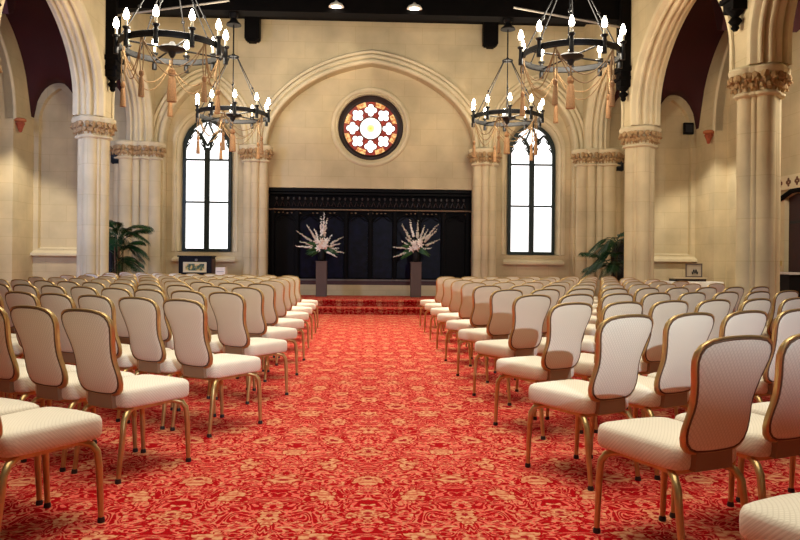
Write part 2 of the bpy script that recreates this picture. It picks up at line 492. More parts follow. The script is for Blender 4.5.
# aisle walls: outer wall with arched recesses, end wall, oxblood vault
for s, side in ((-1, 'left'), (1, 'right')):
    ap = arch(15.2, 2.1, 4.45, 6.9, 16)
    hole = [(13.1 if s < 0 else 14.45, 0.0 if s < 0 else 0.0)] if False else None
    outer = [(-5, 0), (YB, 0), (YB, 8.2), (-5, 8.2)]
    if s > 0:
        door = [(12.3, 0.02), (12.3, 2.5), (12.7, 2.62), (13.9, 2.62), (14.18, 2.55), (14.18, 0.02)]
        rec = [(17.15, 0.05)] + [(y, z) for y, z in arch(15.85, 1.3, 4.45, 6.9, 16)][::-1] + [(14.55, 0.05)]
        hl = [door, rec]
    else:
        hl = [[(17.15, 0.05)] + ap[::-1][0:0] + [(y, z) for y, z in arch(15.1, 2.05, 4.45, 6.9, 16)][::-1] + [(13.05, 0.05)]]
    MB().plate(outer, hl, s * XA, s * (XA + 0.3), 'YZ').build('wall_aisle_' + side, M['stone_y'], kind='structure')
    MB().box((s * (XA + 0.35), 14.8, 4.0), (0.1, 5.6, 8.2)).build('wall_recess_' + side, M['stone_y'], kind='structure', smooth=0)
    rp = arch(15.85 if s > 0 else 15.1, 1.3 if s > 0 else 2.05, 4.45, 6.9, 16)
    X = lambda t: s * (XA - t)
    MB().sweep(rp, [(0, X(-0.2)), (0.0, X(0.0))] + [(0.05 + 0.05 * -cos(R(a)), X(0.05 * sin(R(a)))) for a in range(0, 181, 30)] + [(0.12, X(0))], 'YZ').build('trim_rib_' + side, M['dressed'], kind='structure')
    # end wall of the aisle with a blind arched niche
    cx = s * 7.78
    niche = [(cx - 0.5, 1.42)] + arch(cx, 0.5, 4.6, 5.42, 10) + [(cx + 0.5, 1.42)]
    x0, x1 = sorted((s * XO, s * XA))
    MB().plate([(x0, 0), (x1, 0), (x1, 8.2), (x0, 8.2)], [niche], YB - 0.02, YB + 0.14, 'XZ').build('wall_aisle_end_' + side, M['stone_x'], kind='structure')
    MB().box((cx, YB + 0.18, 3.4), (1.3, 0.1, 4.4)).build('wall_niche_' + side, M['stone_x'], kind='structure', smooth=0)
    MB().add([(cx - 0.62, YB - 0.16, 1.30), (cx + 0.62, YB - 0.16, 1.30), (cx + 0.56, YB + 0.26, 1.52), (cx - 0.56, YB + 0.26, 1.52), (cx - 0.62, YB - 0.16, 1.24), (cx + 0.62, YB - 0.16, 1.24), (cx + 0.56, YB + 0.26, 1.24), (cx - 0.56, YB + 0.26, 1.24)],
             [(0, 1, 2, 3), (4, 5, 1, 0), (5, 6, 2, 1), (7, 4, 0, 3), (6, 7, 3, 2), (7, 6, 5, 4)]).build('trim_sill_' + side, M['dressed'], kind='structure', smooth=0)
    # vault web: groined height field
    def fz(x):
        u2 = min(1, abs((min(2.3999, max(0, abs(x) - 6.0)) % 1.2) / 0.6 - 1))
        return 4.6 + 0.95 * sqrt(max(0, 1 - u2 * u2))
    def gz(y):
        c, a = (15.0, 2.95) if y > 12.05 else (9.1, 2.95) if y > 6.15 else (3.2, 2.95)
        u = min(1, abs(y - c) / a); rad = 1.0
        return 4.6 + 2.6 * sqrt(max(0, 1 - u ** 2.2))
    nx, ny = 26, 120; vs = []; fs = []
    for i in range(nx + 1):
        x = XO - 0.02 + (XA - XO + 0.03) * i / nx
        for j in range(ny + 1):
            y = 0.0 + (YB - 0.0) * j / ny
            vs.append((s * x, y, max(fz(x), gz(y))))
    for i in range(nx):
        for j in range(ny):
            a = i * (ny + 1) + j; fs.append((a, a + 1, a + ny + 2, a + ny + 1))
    MB().add(vs, fs).build('ceiling_vault_' + side, M['redpaint'], kind='structure', smooth=60)
MB().box((0, -5.1, 4.2), (17.4, 0.2, 8.4)).build('wall_front', M['stone_x'], kind='structure', smooth=0)
b = MB()
b.add([(-6.2, -5.2, 7.6), (0, -5.2, 10.5), (6.2, -5.2, 7.6), (-6.2, 19, 7.6), (0, 19, 10.5), (6.2, 19, 7.6), (-6.2, -5.2, 7.75), (0, -5.2, 10.65), (6.2, -5.2, 7.75), (-6.2, 19, 7.75), (0, 19, 10.65), (6.2, 19, 7.75)],
      [(0, 1, 4, 3), (1, 2, 5, 4), (9, 10, 7, 6), (10, 11, 8, 7), (3, 4, 10, 9), (4, 5, 11, 10), (1, 0, 6, 7), (2, 1, 7, 8)])
b.build('ceiling', M['timber'], kind='structure', smooth=0)
MB().plate([(-6.05, 7.6), (6.05, 7.6), (0, 10.5)], [], YB + 0.1, YB + 0.3, 'XZ').build('wall_gable', M['timber'], kind='structure', smooth=0)

# ------------------------------------------------------------------ columns
def capital_meshes(shafts, ang0=0.0):
    """bell with leaf lumps, and the abacus, for a bundle of shafts."""
    bell = MB(); aba = MB(); leaf = MB()
    for x, y, r in shafts:
        bell.lathe([(r + 0.02, 3.62), (r + 0.055, 3.645), (r + 0.055, 3.675), (r + 0.01, 3.70), (r + 0.015, 3.78), (r + 0.04, 3.86), (r + 0.10, 3.94)], (x, y, 0), 18)
        aba.lathe([(r + 0.07, 3.93), (r + 0.105, 3.945), (r + 0.12, 3.98), (r + 0.125, 4.02), (r + 0.105, 4.05), (r + 0.02, 4.065)], (x, y, 0), 18)
        n = max(6, int(2 * pi * (r + 0.09) / 0.115))
        for tier, (z, rr, sz) in enumerate(((3.90, r + 0.095, 0.060), (3.79, r + 0.05, 0.050))):
            for k in range(n):
                a = ang0 + 2 * pi * (k + 0.5 * tier) / n + random.uniform(-0.1, 0.1)
                px, py = x + rr * cos(a), y + rr * sin(a)
                if any((px - q[0]) ** 2 + (py - q[1]) ** 2 < (q[2] + 0.02) ** 2 for q in shafts if (q[0], q[1]) != (x, y)): continue
                rot = Matrix.Rotation(a, 3, 'Z') @ Matrix.Rotation(random.uniform(-0.5, 0.5), 3, 'X')
                leaf.ball((px, py, z + random.uniform(-0.015, 0.015)), (sz * 0.75, sz * random.uniform(0.85, 1.15), sz * random.uniform(0.8, 1.15)), 6, 4, rot)
                leaf.ball((px + 0.03 * cos(a), py + 0.03 * sin(a), z - sz * 0.9), (sz * 0.5, sz * 0.55, sz * 0.4), 5, 3, rot)
                if tier == 0:
                    leaf.tube([(x + (r + 0.015) * cos(a), y + (r + 0.015) * sin(a), 3.70), (x + (r + 0.05) * cos(a), y + (r + 0.05) * sin(a), 3.79), (px, py, 3.88)], [0.014, 0.018, 0.03], 4)
    return bell, leaf, aba


def column(label, cx, cy, shafts, core, group):
    t = thing('stone_column', label, 'column', (cx, cy, 0), 0, group); t['kind'] = 'structure'
    for x, y, r in shafts:
        base = [(r + 0.10, 0.0), (r + 0.10, 0.22), (r + 0.06, 0.27), (r + 0.07, 0.33), (r + 0.02, 0.38), (r, 0.42)] if r > 0.1 else [(r, 0)]
        MB().lathe(base + [(r, 3.63)], (x, y, 0), 20).build('shaft', M['shaft'], t)
    if core:
        MB().box((core[0], core[1], 1.83), (core[2], core[3], 3.66)).build('core', M['shaft'], t, smooth=0)
    bell, leaf, aba = capital_meshes(shafts)
    cp = bell.build('capital', M['dressed'], t)
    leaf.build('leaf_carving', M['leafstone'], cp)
    aba.build('abacus', M['dressed'], cp)
    return t


QUAD = [(0.17, 0, 0.145), (-0.17, 0, 0.145), (0, 0.17, 0.145), (0, -0.17, 0.145), (0.145, 0.145, 0.05), (-0.145, 0.145, 0.05), (0.145, -0.145, 0.05), (-0.145, -0.145, 0.05)]
WHERE = {14.95: 'second from the end wall', 10.3: 'third from the end wall', 5.65: 'fourth from the end wall'}
for s in (-1, 1):
    blk = 'on the display cabinet aisle' if s < 0 else 'on the doorway aisle'
    for y in (14.95, 10.3, 5.65):
        column('freestanding clustered stone column with leaf capital, %s, %s' % (WHERE[y], blk), s * 5.7, y, QUAD, (0, 0, 0.26, 0.26), 'arcade columns')
    # corner pier: shafts turned to the nave along both walls
    sh = [(s * 0.40 - s * 0.75, -0.02, 0.15), (s * 0.06, -0.10, 0.10), (s * -0.15, -0.12, 0.11), (s * 0.30, -0.16, 0.16), (s * 0.52, 0.0, 0.12)]
    column('clustered stone corner pier with leaf capital beside the palm, %s' % blk, s * 5.72, 17.98, sh, (0, 0.06, 0.9, 0.3), 'corner piers')
    sh = [(-0.17, -0.02, 0.13), (0.17, -0.02, 0.13), (0.0, -0.14, 0.10)]
    column('slender engaged stone pier with leaf capital between dark screen and lancet, %s' % blk, s * 2.90, 18.14, sh, (0, 0.03, 0.5, 0.2), 'engaged piers')

# ------------------------------------------------------------------ roof timbers
b = MB(); b.box((0, 17.95, 7.55), (11.2, 0.35, 0.62)); b.build('roof_beam', M['timber'], kind='structure', smooth=0)
b = MB(); b.box((0, 15.1, 6.62), (10.9, 0.35, 0.55)); b.build('roof_beam', M['timber'], kind='structure', smooth=0)
b = MB(); b.box((0, 10.4, 6.62), (10.9, 0.35, 0.55)); b.build('roof_beam', M['timber'], kind='structure', smooth=0)
for s in (-1, 1):
    bk = tag(MB().box((s * 2.97, 17.9, 6.93), (0.36, 0.34, 0.62)).box((s * 2.97, 17.86, 6.64), (0.24, 0.28, 0.14)).build('beam_bracket', M['timber'], smooth=0), 'black oak bracket under the roof beam by the %s' % ('display cabinet lancet' if s < 0 else 'white table side lancet'), 'bracket', 'roof brackets', 'structure')
    bevel(bk, 0.03)
    for y, lab in ((14.95, 'second'), (10.3, 'third')):
        b = MB(); x = s * 5.33
        b.box((x, y, 6.0), (0.22, 0.30, 2.2)); b.box((x - s * 0.02, y, 5.28), (0.30, 0.40, 0.10)); b.box((x - s * 0.02, y, 5.08), (0.27, 0.36, 0.07))
        b.lathe([(0.03, 4.62), (0.06, 4.66), (0.05, 4.70), (0.10, 4.76), (0.05, 4.83), (0.12, 4.90), (0.14, 4.95)], (x, y, 0), 12)
        tag(b.build('wall_post', M['timber']), 'black oak wall post with turned finial above the %s column, %s side' % (lab, 'display cabinet' if s < 0 else 'doorway'), 'post', 'roof wall posts', 'structure')
    tag(MB().tube([(s * 2.95, 14.85, 6.52), (s * 5.2, 14.85, 6.16)], 0.025, 8).build('tie_rod', plain('pale_steel', srgb(170, 160, 146), 0.4, 0.6)), 'pale slanting tie rod under the roof beam, %s side' % ('display cabinet' if s < 0 else 'doorway'), 'tie rod', 'roof tie rods', 'structure')
for x, lab in ((-0.75, 'on the display cabinet side of the rose window'), (0.87, 'on the doorway side of the rose window')):
    t = thing('beam_spotlight', 'small white spotlight on black beam, ' + lab, 'spotlight', (x, 14.88, 6.44), 0, 'roof spotlights')
    MB().lathe([(0.16, 0.0), (0.13, 0.05), (0.05, 0.09), (0.03, 0.12)], (0, -0.03, 0), 14).build('shade', M['white'], t)
    MB().lathe([(0.11, -0.005), (0.11, 0.012)], (0, -0.03, 0), 12).build('bulb', emit('spot_bulb', (1, 0.9, 0.75, 1), 4.0), t)
    MB().box((0, 0.0, 0.14), (0.05, 0.09, 0.05)).build('bracket', M['black'], t)

# ------------------------------------------------------------------ windows
def lancet(cx, name, label):
    t = thing(name, label, 'window', (cx, YB2 + 0.24, WZ0)); t['kind'] = 'structure'
    H, SP, AP = WAP - WZ0, WSP - WZ0, WAP - WZ0
    MB().plate(lancet_outline(0, WA, 0, SP, AP), [lancet_outline(0, WA - 0.075, 0.075, SP, AP - 0.10)], -0.05, 0.05, 'XZ').build('window_frame', M['winframe'], t)
    MB().box((0, 0, SP / 2), (0.13, 0.12, SP)).box((0, 0, SP / 2), (0.05, 0.16, SP)).build('mullion', M['winframe'], t)
    b = MB()
    for z in (1.28, 2.38): b.box((0, 0.0, z), (2 * WA - 0.1, 0.06, 0.045))
    b.build('transom', M['winframe'], t)
    # tracery: a pointed head with cusps over each light and a kite between them
    b = MB()
    for s in (-1, 1):
        c = s * 0.318
        head = arch(c, 0.25, SP - 0.06, SP + 0.46, 12)
        b.tube([(x, 0, z) for x, z in head], 0.032, 6)
        for (x, z, sx) in ((c - 0.235, SP + 0.10, 1), (c + 0.235, SP + 0.10, -1), (c - 0.15, SP + 0.30, 1), (c + 0.15, SP + 0.30, -1)):
            b.tube([(x, 0, z - 0.08), (x + sx * 0.085, 0, z + 0.01), (x, 0, z + 0.08)], [0.03, 0.018, 0.03], 6)
    b.tube([(0, 0, SP + 0.05), (-0.16, 0, SP + 0.34), (-0.02, 0, AP - 0.12)], 0.028, 6)
    b.tube([(0, 0, SP + 0.05), (0.16, 0, SP + 0.34), (0.02, 0, AP - 0.12)], 0.028, 6)
    b.build('tracery', M['winframe'], t)
    MB().plate(lancet_outline(0, WA - 0.04, 0.04, SP, AP - 0.05), [], 0.02, 0.03, 'XZ').build('glass', M['sky'], t, smooth=0)
    return t


lancet(-WX, 'window_1', 'bright lancet window in black frame, above the dark display cabinet')
lancet(WX, 'window_2', 'bright lancet window in black frame, on the doorway side of the screen')

# rose window: dark ring, coloured glass, white quatrefoils and a pale centre
t = thing('window_3', 'round stained glass rose window with eight white quatrefoils', 'window', (RC[0], YB2 + 0.2, RC[1])); t['kind'] = 'structure'
ring = [(0.86 * cos(2 * pi * i / 64), 0.86 * sin(2 * pi * i / 64)) for i in range(64)]
MB().sweep(ring[::-1], [(0.0, -0.10), (-0.03, -0.12), (-0.08, -0.08), (-0.10, -0.02), (-0.155, 0.0), (-0.165, 0.04)], 'XZ', True).build('window_frame', plain('dark_bronze_ring', srgb(40, 22, 14), 0.5, 0.2), t)
N = NT('amber_ruby_glass'); tc = N.n('ShaderNodeTexCoord')
sx = N.n('ShaderNodeSeparateXYZ'); N.l(tc.outputs['Object'], sx.inputs[0])
ang = N.math('ARCTAN2', sx.outputs['Z'], sx.outputs['X'])
rr = N.math('SQRT', N.math('ADD', N.math('MULTIPLY', sx.outputs['X'], sx.outputs['X']), N.math('MULTIPLY', sx.outputs['Z'], sx.outputs['Z'])))
wv = N.math('ABSOLUTE', N.math('SINE', N.math('ADD', N.math('MULTIPLY', ang, 4.0), 0.0)))
amber = N.math('MULTIPLY', N.math('GREATER_THAN', wv, 0.72), N.math('GREATER_THAN', rr, 0.58))
nz = N.n('ShaderNodeTexNoise', i_Scale=16.0); N.l(tc.outputs['Object'], nz.inputs['Vector'])
c = N.mix(amber, N.ramp(nz.outputs['Fac'], [(0.35, (0.16, 0.012, 0.006, 1)), (0.7, (0.34, 0.03, 0.012, 1))]), N.ramp(nz.outputs['Fac'], [(0.4, (0.55, 0.18, 0.04, 1)), (0.6, (0.9, 0.62, 0.25, 1))]))
N.l(c, N.b.inputs['Base Color']); N.l(c, N.b.inputs['Emission Color']); N.b.inputs['Emission Strength'].default_value = 0.45
MB().lathe([(0.71, 0.0), (0.71, 0.015)], (0, 0.035, 0), 48, Matrix.Rotation(R(90), 3, 'X')).build('coloured_glass', N.m, t, smooth=0)
ROTX = Matrix.Rotation(R(90), 3, 'X')
came = plain('lead_came', srgb(70, 46, 26), 0.6)
for k in range(8):
    a = 2 * pi * k / 8 + pi / 2; cx, cz = 0.475 * cos(a), 0.475 * sin(a)
    # four-lobed outline turned so that one lobe points outwards
    pts = []
    for i in range(48):
        u = 2 * pi * i / 48
        ph = (u + pi / 4) % (pi / 2) - pi / 4
        r = 0.088 * cos(ph) + sqrt(0.078 ** 2 - (0.088 * sin(ph)) ** 2)
        pts.append((cx + r * cos(u + a), cz + r * sin(u + a)))
    g = MB().plate(pts, [], 0.0, 0.012, 'XZ').build('quatrefoil_pane', M['sky'], t, smooth=0)
    MB().tube([(x, -0.004, z) for x, z in pts], 0.009, 5, True).build('lead', came, g)
N = NT('centre_glass'); tc = N.n('ShaderNodeTexCoord'); ln = N.n('ShaderNodeVectorMath', operation='LENGTH'); N.l(tc.outputs['Object'], ln.inputs[0])
c = N.ramp(ln.outputs['Value'], [(0.02, (0.9, 0.35, 0.05, 1)), (0.04, (1, 0.75, 0.15, 1)), (0.09, (0.95, 0.82, 0.3, 1)), (0.14, (1, 1, 0.9, 1))])
N.l(c, N.b.inputs['Base Color']); N.l(c, N.b.inputs['Emission Color']); N.b.inputs['Emission Strength'].default_value = 1.2
g = MB().lathe([(0.285, 0), (0.285, 0.012)], (0, 0.012, 0), 40, ROTX).build('centre_pane', N.m, t, smooth=0)
MB().tube([(0.288 * cos(2 * pi * i / 40), -0.004, 0.288 * sin(2 * pi * i / 40)) for i in range(40)], 0.013, 5, True).build('lead', came, g)

# ------------------------------------------------------------------ dark carved screen
t = thing('carved_screen', 'wide black carved wooden screen with navy panels under the rose window', 'screen', (0, YB2 + 0.25, 0.56))
MB().box((0, 0.1, 1.25), (5.40, 0.08, 2.5)).build('back_board', M['oak_dark'], t, smooth=0)
MB().box((0, -0.10, 0.05), (5.38, 0.30, 0.10)).build('plinth', plain('red_brown_plinth', srgb(62, 26, 22), 0.5), t, smooth=0)
MB().box((0, -0.12, 0.125), (4.4, 0.26, 0.03)).build('ledge', plain('grey_ledge', srgb(120, 108, 100), 0.5), t, smooth=0)
pw = 5.1 / 8
for k in range(8):
    x = -2.55 + pw * (k + 0.5)
    p = MB().box((x, 0.045, 0.98), (pw - 0.13, 0.04, 1.60)).build('panel', M['panel_navy'] if 1 <= k <= 6 else M['oak_dark'], t, smooth=0)
    b = MB()
    arc = arch(x, pw / 2 - 0.07, 1.64, 1.84, 8)
    b.tube([(q[0], -0.0, q[1]) for q in arc], 0.022, 6)
    for dx in (-0.10, 0.10): b.tube([(x + dx * 2.0, 0, 1.66), (x + dx, 0.0, 1.72), (x, 0, 1.80)], 0.014, 5)
    b.build('panel_tracery', M['oak_dark'], p)
for k in range(9):
    x = max(-2.60, min(2.60, -2.55 + pw * k))
    MB().box((x, -0.02, 1.05), (0.10, 0.12, 1.9)).box((x, -0.05, 1.05), (0.05, 0.12, 1.9)).build('stile', M['oak_dark'], t, smooth=0)
MB().box((0, -0.04, 1.95), (5.3, 0.16, 0.03)).build('gilded_rail', M['gilt'], t, smooth=0)
b = MB()
for k in range(46):
    x = -2.5 + 5.0 * k / 45
    if random.random() < 0.75: b.ball((x, -0.06, 1.865 + random.uniform(-0.01, 0.01)), (0.032, 0.025, 0.02), 5, 3)
b.build('gilded_cresting', M['gilt'], t)
b = MB()
for k in range(34):
    x = -2.45 + 4.9 * k / 33
    b.tube([(x - 0.05, -0.02, 2.04), (x, -0.05, 2.16), (x + 0.05, -0.02, 2.04)], 0.016, 5)
    b.ball((x, -0.02, 2.24), (0.035, 0.03, 0.045), 6, 4)
b.build('carved_frieze', plain('carved_oak_brown', srgb(44, 26, 22), 0.4, 0, 0.4, 30), t)
MB().box((0, -0.06, 2.36), (5.38, 0.20, 0.05)).box((0, -0.08, 2.45), (5.38, 0.26, 0.08)).build('cornice', M['oak_dark'], t, smooth=0)

# ------------------------------------------------------------------ pedestals and flowers
def pedestal(x, y, lab):
    t = thing('flower_pedestal', lab, 'pedestal', (x, y, 0.30), 0, 'flower pedestals')
    o = MB().box((0, 0, 0.42), (0.26, 0.26, 0.84)).build('column_body', M['pedestal'], t, smooth=0); bevel(o, 0.006)
    o = MB().box((0, 0, 0.855), (0.28, 0.28, 0.03)).build('top_slab', M['pedestal'], t, smooth=0); bevel(o, 0.004)


def flower_arrangement(x, y, lab, seed, spikes):
    rnd = random.Random(seed)
    t = thing('flower_arrangement', lab, 'flowers', (x, y, 1.172), 0, 'flower arrangements')
    MB().lathe([(0.055, 0), (0.085, 0.03), (0.10, 0.12), (0.085, 0.22), (0.07, 0.26), (0.085, 0.29), (0.07, 0.29)], (0, 0, 0), 16).build('vase', M['black'], t)
    O = Vector((0, 0, 0.30))
    for (ang, ln, kind, lean) in spikes:
        d = Vector((sin(R(ang)), rnd.uniform(-0.3, 0.1) + lean, cos(R(ang)))).normalized()
        e = O + d * ln; m_ = O + d * ln * 0.5 + Vector((0, 0, 0.03))
        st = MB().tube([O, m_, e], [0.009, 0.007, 0.004], 5).build('stem', M['leaf'], t)
        b = MB(); n = max(8, int(ln * 24))
        for i in range(n):
            f = 0.42 + 0.58 * i / n
            p = O + d * ln * f + Vector((rnd.uniform(-1, 1), rnd.uniform(-1, 1), rnd.uniform(-1, 1))) * 0.013
            r = 0.042 * (1.12 - 0.75 * (i / n))
            rot = Matrix.Rotation(rnd.uniform(0, 6), 3, 'Z') @ Matrix.Rotation(rnd.uniform(-0.8, 0.8), 3, 'X')
            b.ball(p, (r, r * 0.7, r * 0.55), 6, 4, rot)
        b.build('flower_spike', M[kind], st)
    for i in range(13):
        a = rnd.uniform(0, 2 * pi); q = rnd.uniform(0.02, 0.17)
        p = O + Vector((q * cos(a), -abs(q * sin(a)) - 0.03, rnd.uniform(-0.02, 0.22)))
        b = MB()
        for k in range(6):
            u = 2 * pi * k / 6
            rot = Matrix.Rotation(u, 3, 'Y') @ Matrix.Rotation(0.5, 3, 'X')
            b.ball(p + rot @ Vector((0.045, 0, 0)), (0.05, 0.012, 0.022), 6, 3, rot)
        b.ball(p, (0.018, 0.02, 0.018), 5, 3)
        b.build('bloom', M['pink' if i % 2 else 'petal'], t)
    for i in range(22):
        a = R(rnd.choice([rnd.uniform(-118, -80), rnd.uniform(80, 118), rnd.uniform(-100, 100)])); ln = rnd.uniform(0.22, 0.46)
        d = Vector((sin(a), rnd.uniform(-0.5, 0.1), cos(a))).normalized()
        side = Vector((d.z, 0, -d.x)).normalized() if abs(d.x) + abs(d.z) > 0.01 else Vector((1, 0, 0))
        wd = rnd.uniform(0.025, 0.05); vs = []; fs = []
        for j in range(6):
            f = j / 5; p = O + d * ln * f + Vector((0, 0, -0.10 * f * f)); wv_ = wd * sin(pi * min(0.98, 0.12 + 0.86 * f))
            vs += [p - side * wv_, p + Vector((0, -0.012, 0.0)), p + side * wv_]
        for j in range(5):
            for q in range(2): fs.append((j * 3 + q, j * 3 + q + 1, j * 3 + q + 4, j * 3 + q + 3))
        MB().add(vs, fs).build('leaf', M['leaf'], t, fix=False)


pedestal(-1.19, 17.65, 'brown square pedestal on the stage, display cabinet side of the aisle')
pedestal(1.13, 17.65, 'brown square pedestal on the stage, doorway side of the aisle')
flower_arrangement(-1.19, 17.65, 'tall flower arrangement with dense upright white gladioli', 3,
                   [(4, 0.92, 'petal', 0), (-2, 0.80, 'petal', 0), (9, 0.80, 'petal', 0), (-32, 0.72, 'mauve', 0), (-55, 0.78, 'mauve', 0), (-72, 0.60, 'mauve', 0), (-84, 0.66, 'petal', 0), (60, 0.62, 'mauve', 0), (74, 0.5, 'mauve', 0), (100, 0.6, 'mauve', -0.2), (118, 0.5, 'petal', -0.3), (35, 0.45, 'petal', 0), (-20, 0.55, 'petal', 0), (88, 0.44, 'petal', 0)])
flower_arrangement(1.13, 17.65, 'flower arrangement with widely fanned pale pink flower spikes', 11,
                   [(-30, 0.74, 'mauve', 0), (-12, 0.78, 'petal', 0), (4, 0.74, 'mauve', 0), (20, 0.66, 'mauve', 0), (40, 0.86, 'mauve', 0), (46, 0.74, 'mauve', 0), (66, 0.66, 'mauve', 0), (30, 0.6, 'mauve', 0), (-60, 0.44, 'petal', 0), (-84, 0.60, 'mauve', 0), (-108, 0.62, 'mauve', 0), (84, 0.40, 'petal', 0), (-40, 0.42, 'petal', 0)])

# ------------------------------------------------------------------ chandeliers
def make_chandelier(label, rz):
    t = thing('chandelier', label, 'chandelier', (0, 0, 0), rz, 'ring chandeliers')
    RR = 0.715
    # flat iron hoop
    hoop = MB(); n = 56
    for i in range(n):
        a = 2 * pi * i / n
    vs = []; fs = []
    for i in range(n):
        a = 2 * pi * i / n
        for r, z in ((RR - 0.012, -0.035), (RR + 0.012, -0.035), (RR + 0.012, 0.035), (RR - 0.012, 0.035)): vs.append((r * cos(a), r * sin(a), z))
    for i in range(n):
        for k in range(4): fs.append((i * 4 + k, ((i + 1) % n) * 4 + k, ((i + 1) % n) * 4 + (k + 1) % 4, i * 4 + (k + 1) % 4))
    hoop.add(vs, fs)
    for zz in (-0.035, 0.035): hoop.tube([((RR + 0.006) * cos(2 * pi * i / n), (RR + 0.006) * sin(2 * pi * i / n), zz) for i in range(n)], 0.013, 5, True)
    hoop.build('hoop', M['iron'], t)
    MB().lathe([(0.02, -0.13), (0.045, -0.09), (0.06, -0.05), (0.17, -0.02), (0.19, 0.0), (0.17, 0.025), (0.06, 0.05), (0.03, 0.10)], (0, 0, 0), 20).build('hub', M['iron'], t)
    for k in range(4):
        a = 2 * pi * k / 4 + 0.3
        MB().tube([(0.1 * cos(a), 0.1 * sin(a), 0), (RR * cos(a), RR * sin(a), 0)], 0.014, 6).build('spoke', M['iron'], t)
    for k in range(6):
        a = 2 * pi * k / 6 + 0.15
        p0 = Vector((RR * cos(a), RR * sin(a), 0.04)); p1 = Vector((0.09 * cos(a), 0.09 * sin(a), 1.21))
        rod = MB().tube([p0, p1], 0.010, 6)
        q = p0.lerp(p1, 0.42); rod.ball(q, 0.028, 6, 4); rod.ball(p0, 0.024, 6, 4)
        rod.build('suspension_rod', M['iron'], t)
    MB().tube([(0.10 * cos(2 * pi * i / 16), 0.10 * sin(2 * pi * i / 16), 1.22) for i in range(16)], 0.02, 6, True).lathe([(0.03, 1.19), (0.06, 1.22), (0.03, 1.28)], (0, 0, 0), 10).build('top_ring', M['iron'], t)
    MB().tube([(0, 0, 1.24), (0, 0, 1.92)], 0.016, 8).build('stem', M['iron'], t)
    MB().lathe([(0.16, 1.88), (0.15, 1.91), (0.09, 1.96), (0.06, 2.02), (0.09, 2.05), (0.09, 2.13)], (0, 0, 0), 14).build('canopy', M['iron'], t)
    for k in range(10):
        a = 2 * pi * k / 10; x, y = (RR + 0.035) * cos(a), (RR + 0.035) * sin(a)
        cd = MB().lathe([(0.012, -0.15), (0.036, -0.145), (0.036, -0.06), (0.03, -0.05), (0.03, 0.08), (0.05, 0.095), (0.052, 0.115), (0.024, 0.12)], (x, y, 0), 10).build('candle_cup', M['iron'], t)
        MB().lathe([(0.021, 0.115), (0.021, 0.215)], (x, y, 0), 8).build('candle_sleeve', M['candle'], cd)
        MB().lathe([(0.016, 0.205), (0.036, 0.235), (0.042, 0.265), (0.030, 0.315), (0.008, 0.365)], (x, y, 0), 8).build('flame_bulb', M['flame'], cd)
    # swags of cord and tassels hung between the candles
    for k in range(5):
        a0, a1 = 2 * pi * (k + 0.25) / 5, 2 * pi * (k + 1.25) / 5
        b = MB()
        for drop in (0.36, 0.48):
            pts = []
            for i in range(13):
                f = i / 12; p = Vector((cos(a0), sin(a0), 0)).lerp(Vector((cos(a1), sin(a1), 0)), f) * (RR - 0.02)
                pts.append((p.x, p.y, -0.04 - drop * (1 - (2 * f - 1) ** 2)))
            b.tube(pts, 0.008, 5)
        b.build('rope_swag', M['rope'], t)
        x, y = (RR - 0.02) * cos(a0), (RR - 0.02) * sin(a0)
        cord = MB()
        for dx in (-0.012, 0.012): cord.tube([(x + dx, y, 0.02), (x + dx * 2, y, -0.30), (x + dx, y, -0.50)], 0.009, 5)
        c = cord.build('tassel_cord', M['rope'], t)
        MB().lathe([(0.012, -0.48), (0.03, -0.50), (0.034, -0.54), (0.018, -0.57), (0.03, -0.60), (0.042, -0.84), (0.03, -0.84)], (x, y, 0), 10).build('tassel', M['tassel'], c)
    c = MB().tube([(0, 0, -0.1), (0, 0, -0.30)], 0.012, 5).build('centre_cord', M['rope'], t)
    MB().lathe([(0.02, -0.28), (0.05, -0.31), (0.055, -0.36), (0.03, -0.40), (0.055, -0.44), (0.07, -0.76), (0.05, -0.76)], (0, 0, 0), 12).build('tassel', M['tassel'], c)
    return t


ch = make_chandelier('ring chandelier hanging over the middle rows, display cabinet side of the nave', 0.30)
spots = [(-2.87, 10.4, 4.21, 0.30, None), (2.92, 10.4, 4.22, 0.05, 'ring chandelier hanging over the middle rows, doorway side of the nave'),
         (-2.90, 15.1, 4.21, 0.55, 'ring chandelier hanging close to the end wall, in front of the display cabinet lancet'), (2.88, 15.1, 4.25, 0.20, 'ring chandelier hanging close to the end wall, doorway side of the nave')]
for i, (x, y, z, rz, lab) in enumerate(spots):
    o = ch if i == 0 else copy_tree(ch)
    o.location = (x, y, z); o.rotation_euler = (0, 0, rz)
    if lab: o['label'] = lab
    lamp('chandelier_light', 'POINT', (x, y, z + 0.45), 170, (1.0, 0.90, 0.72), shadow_soft_size=0.5)

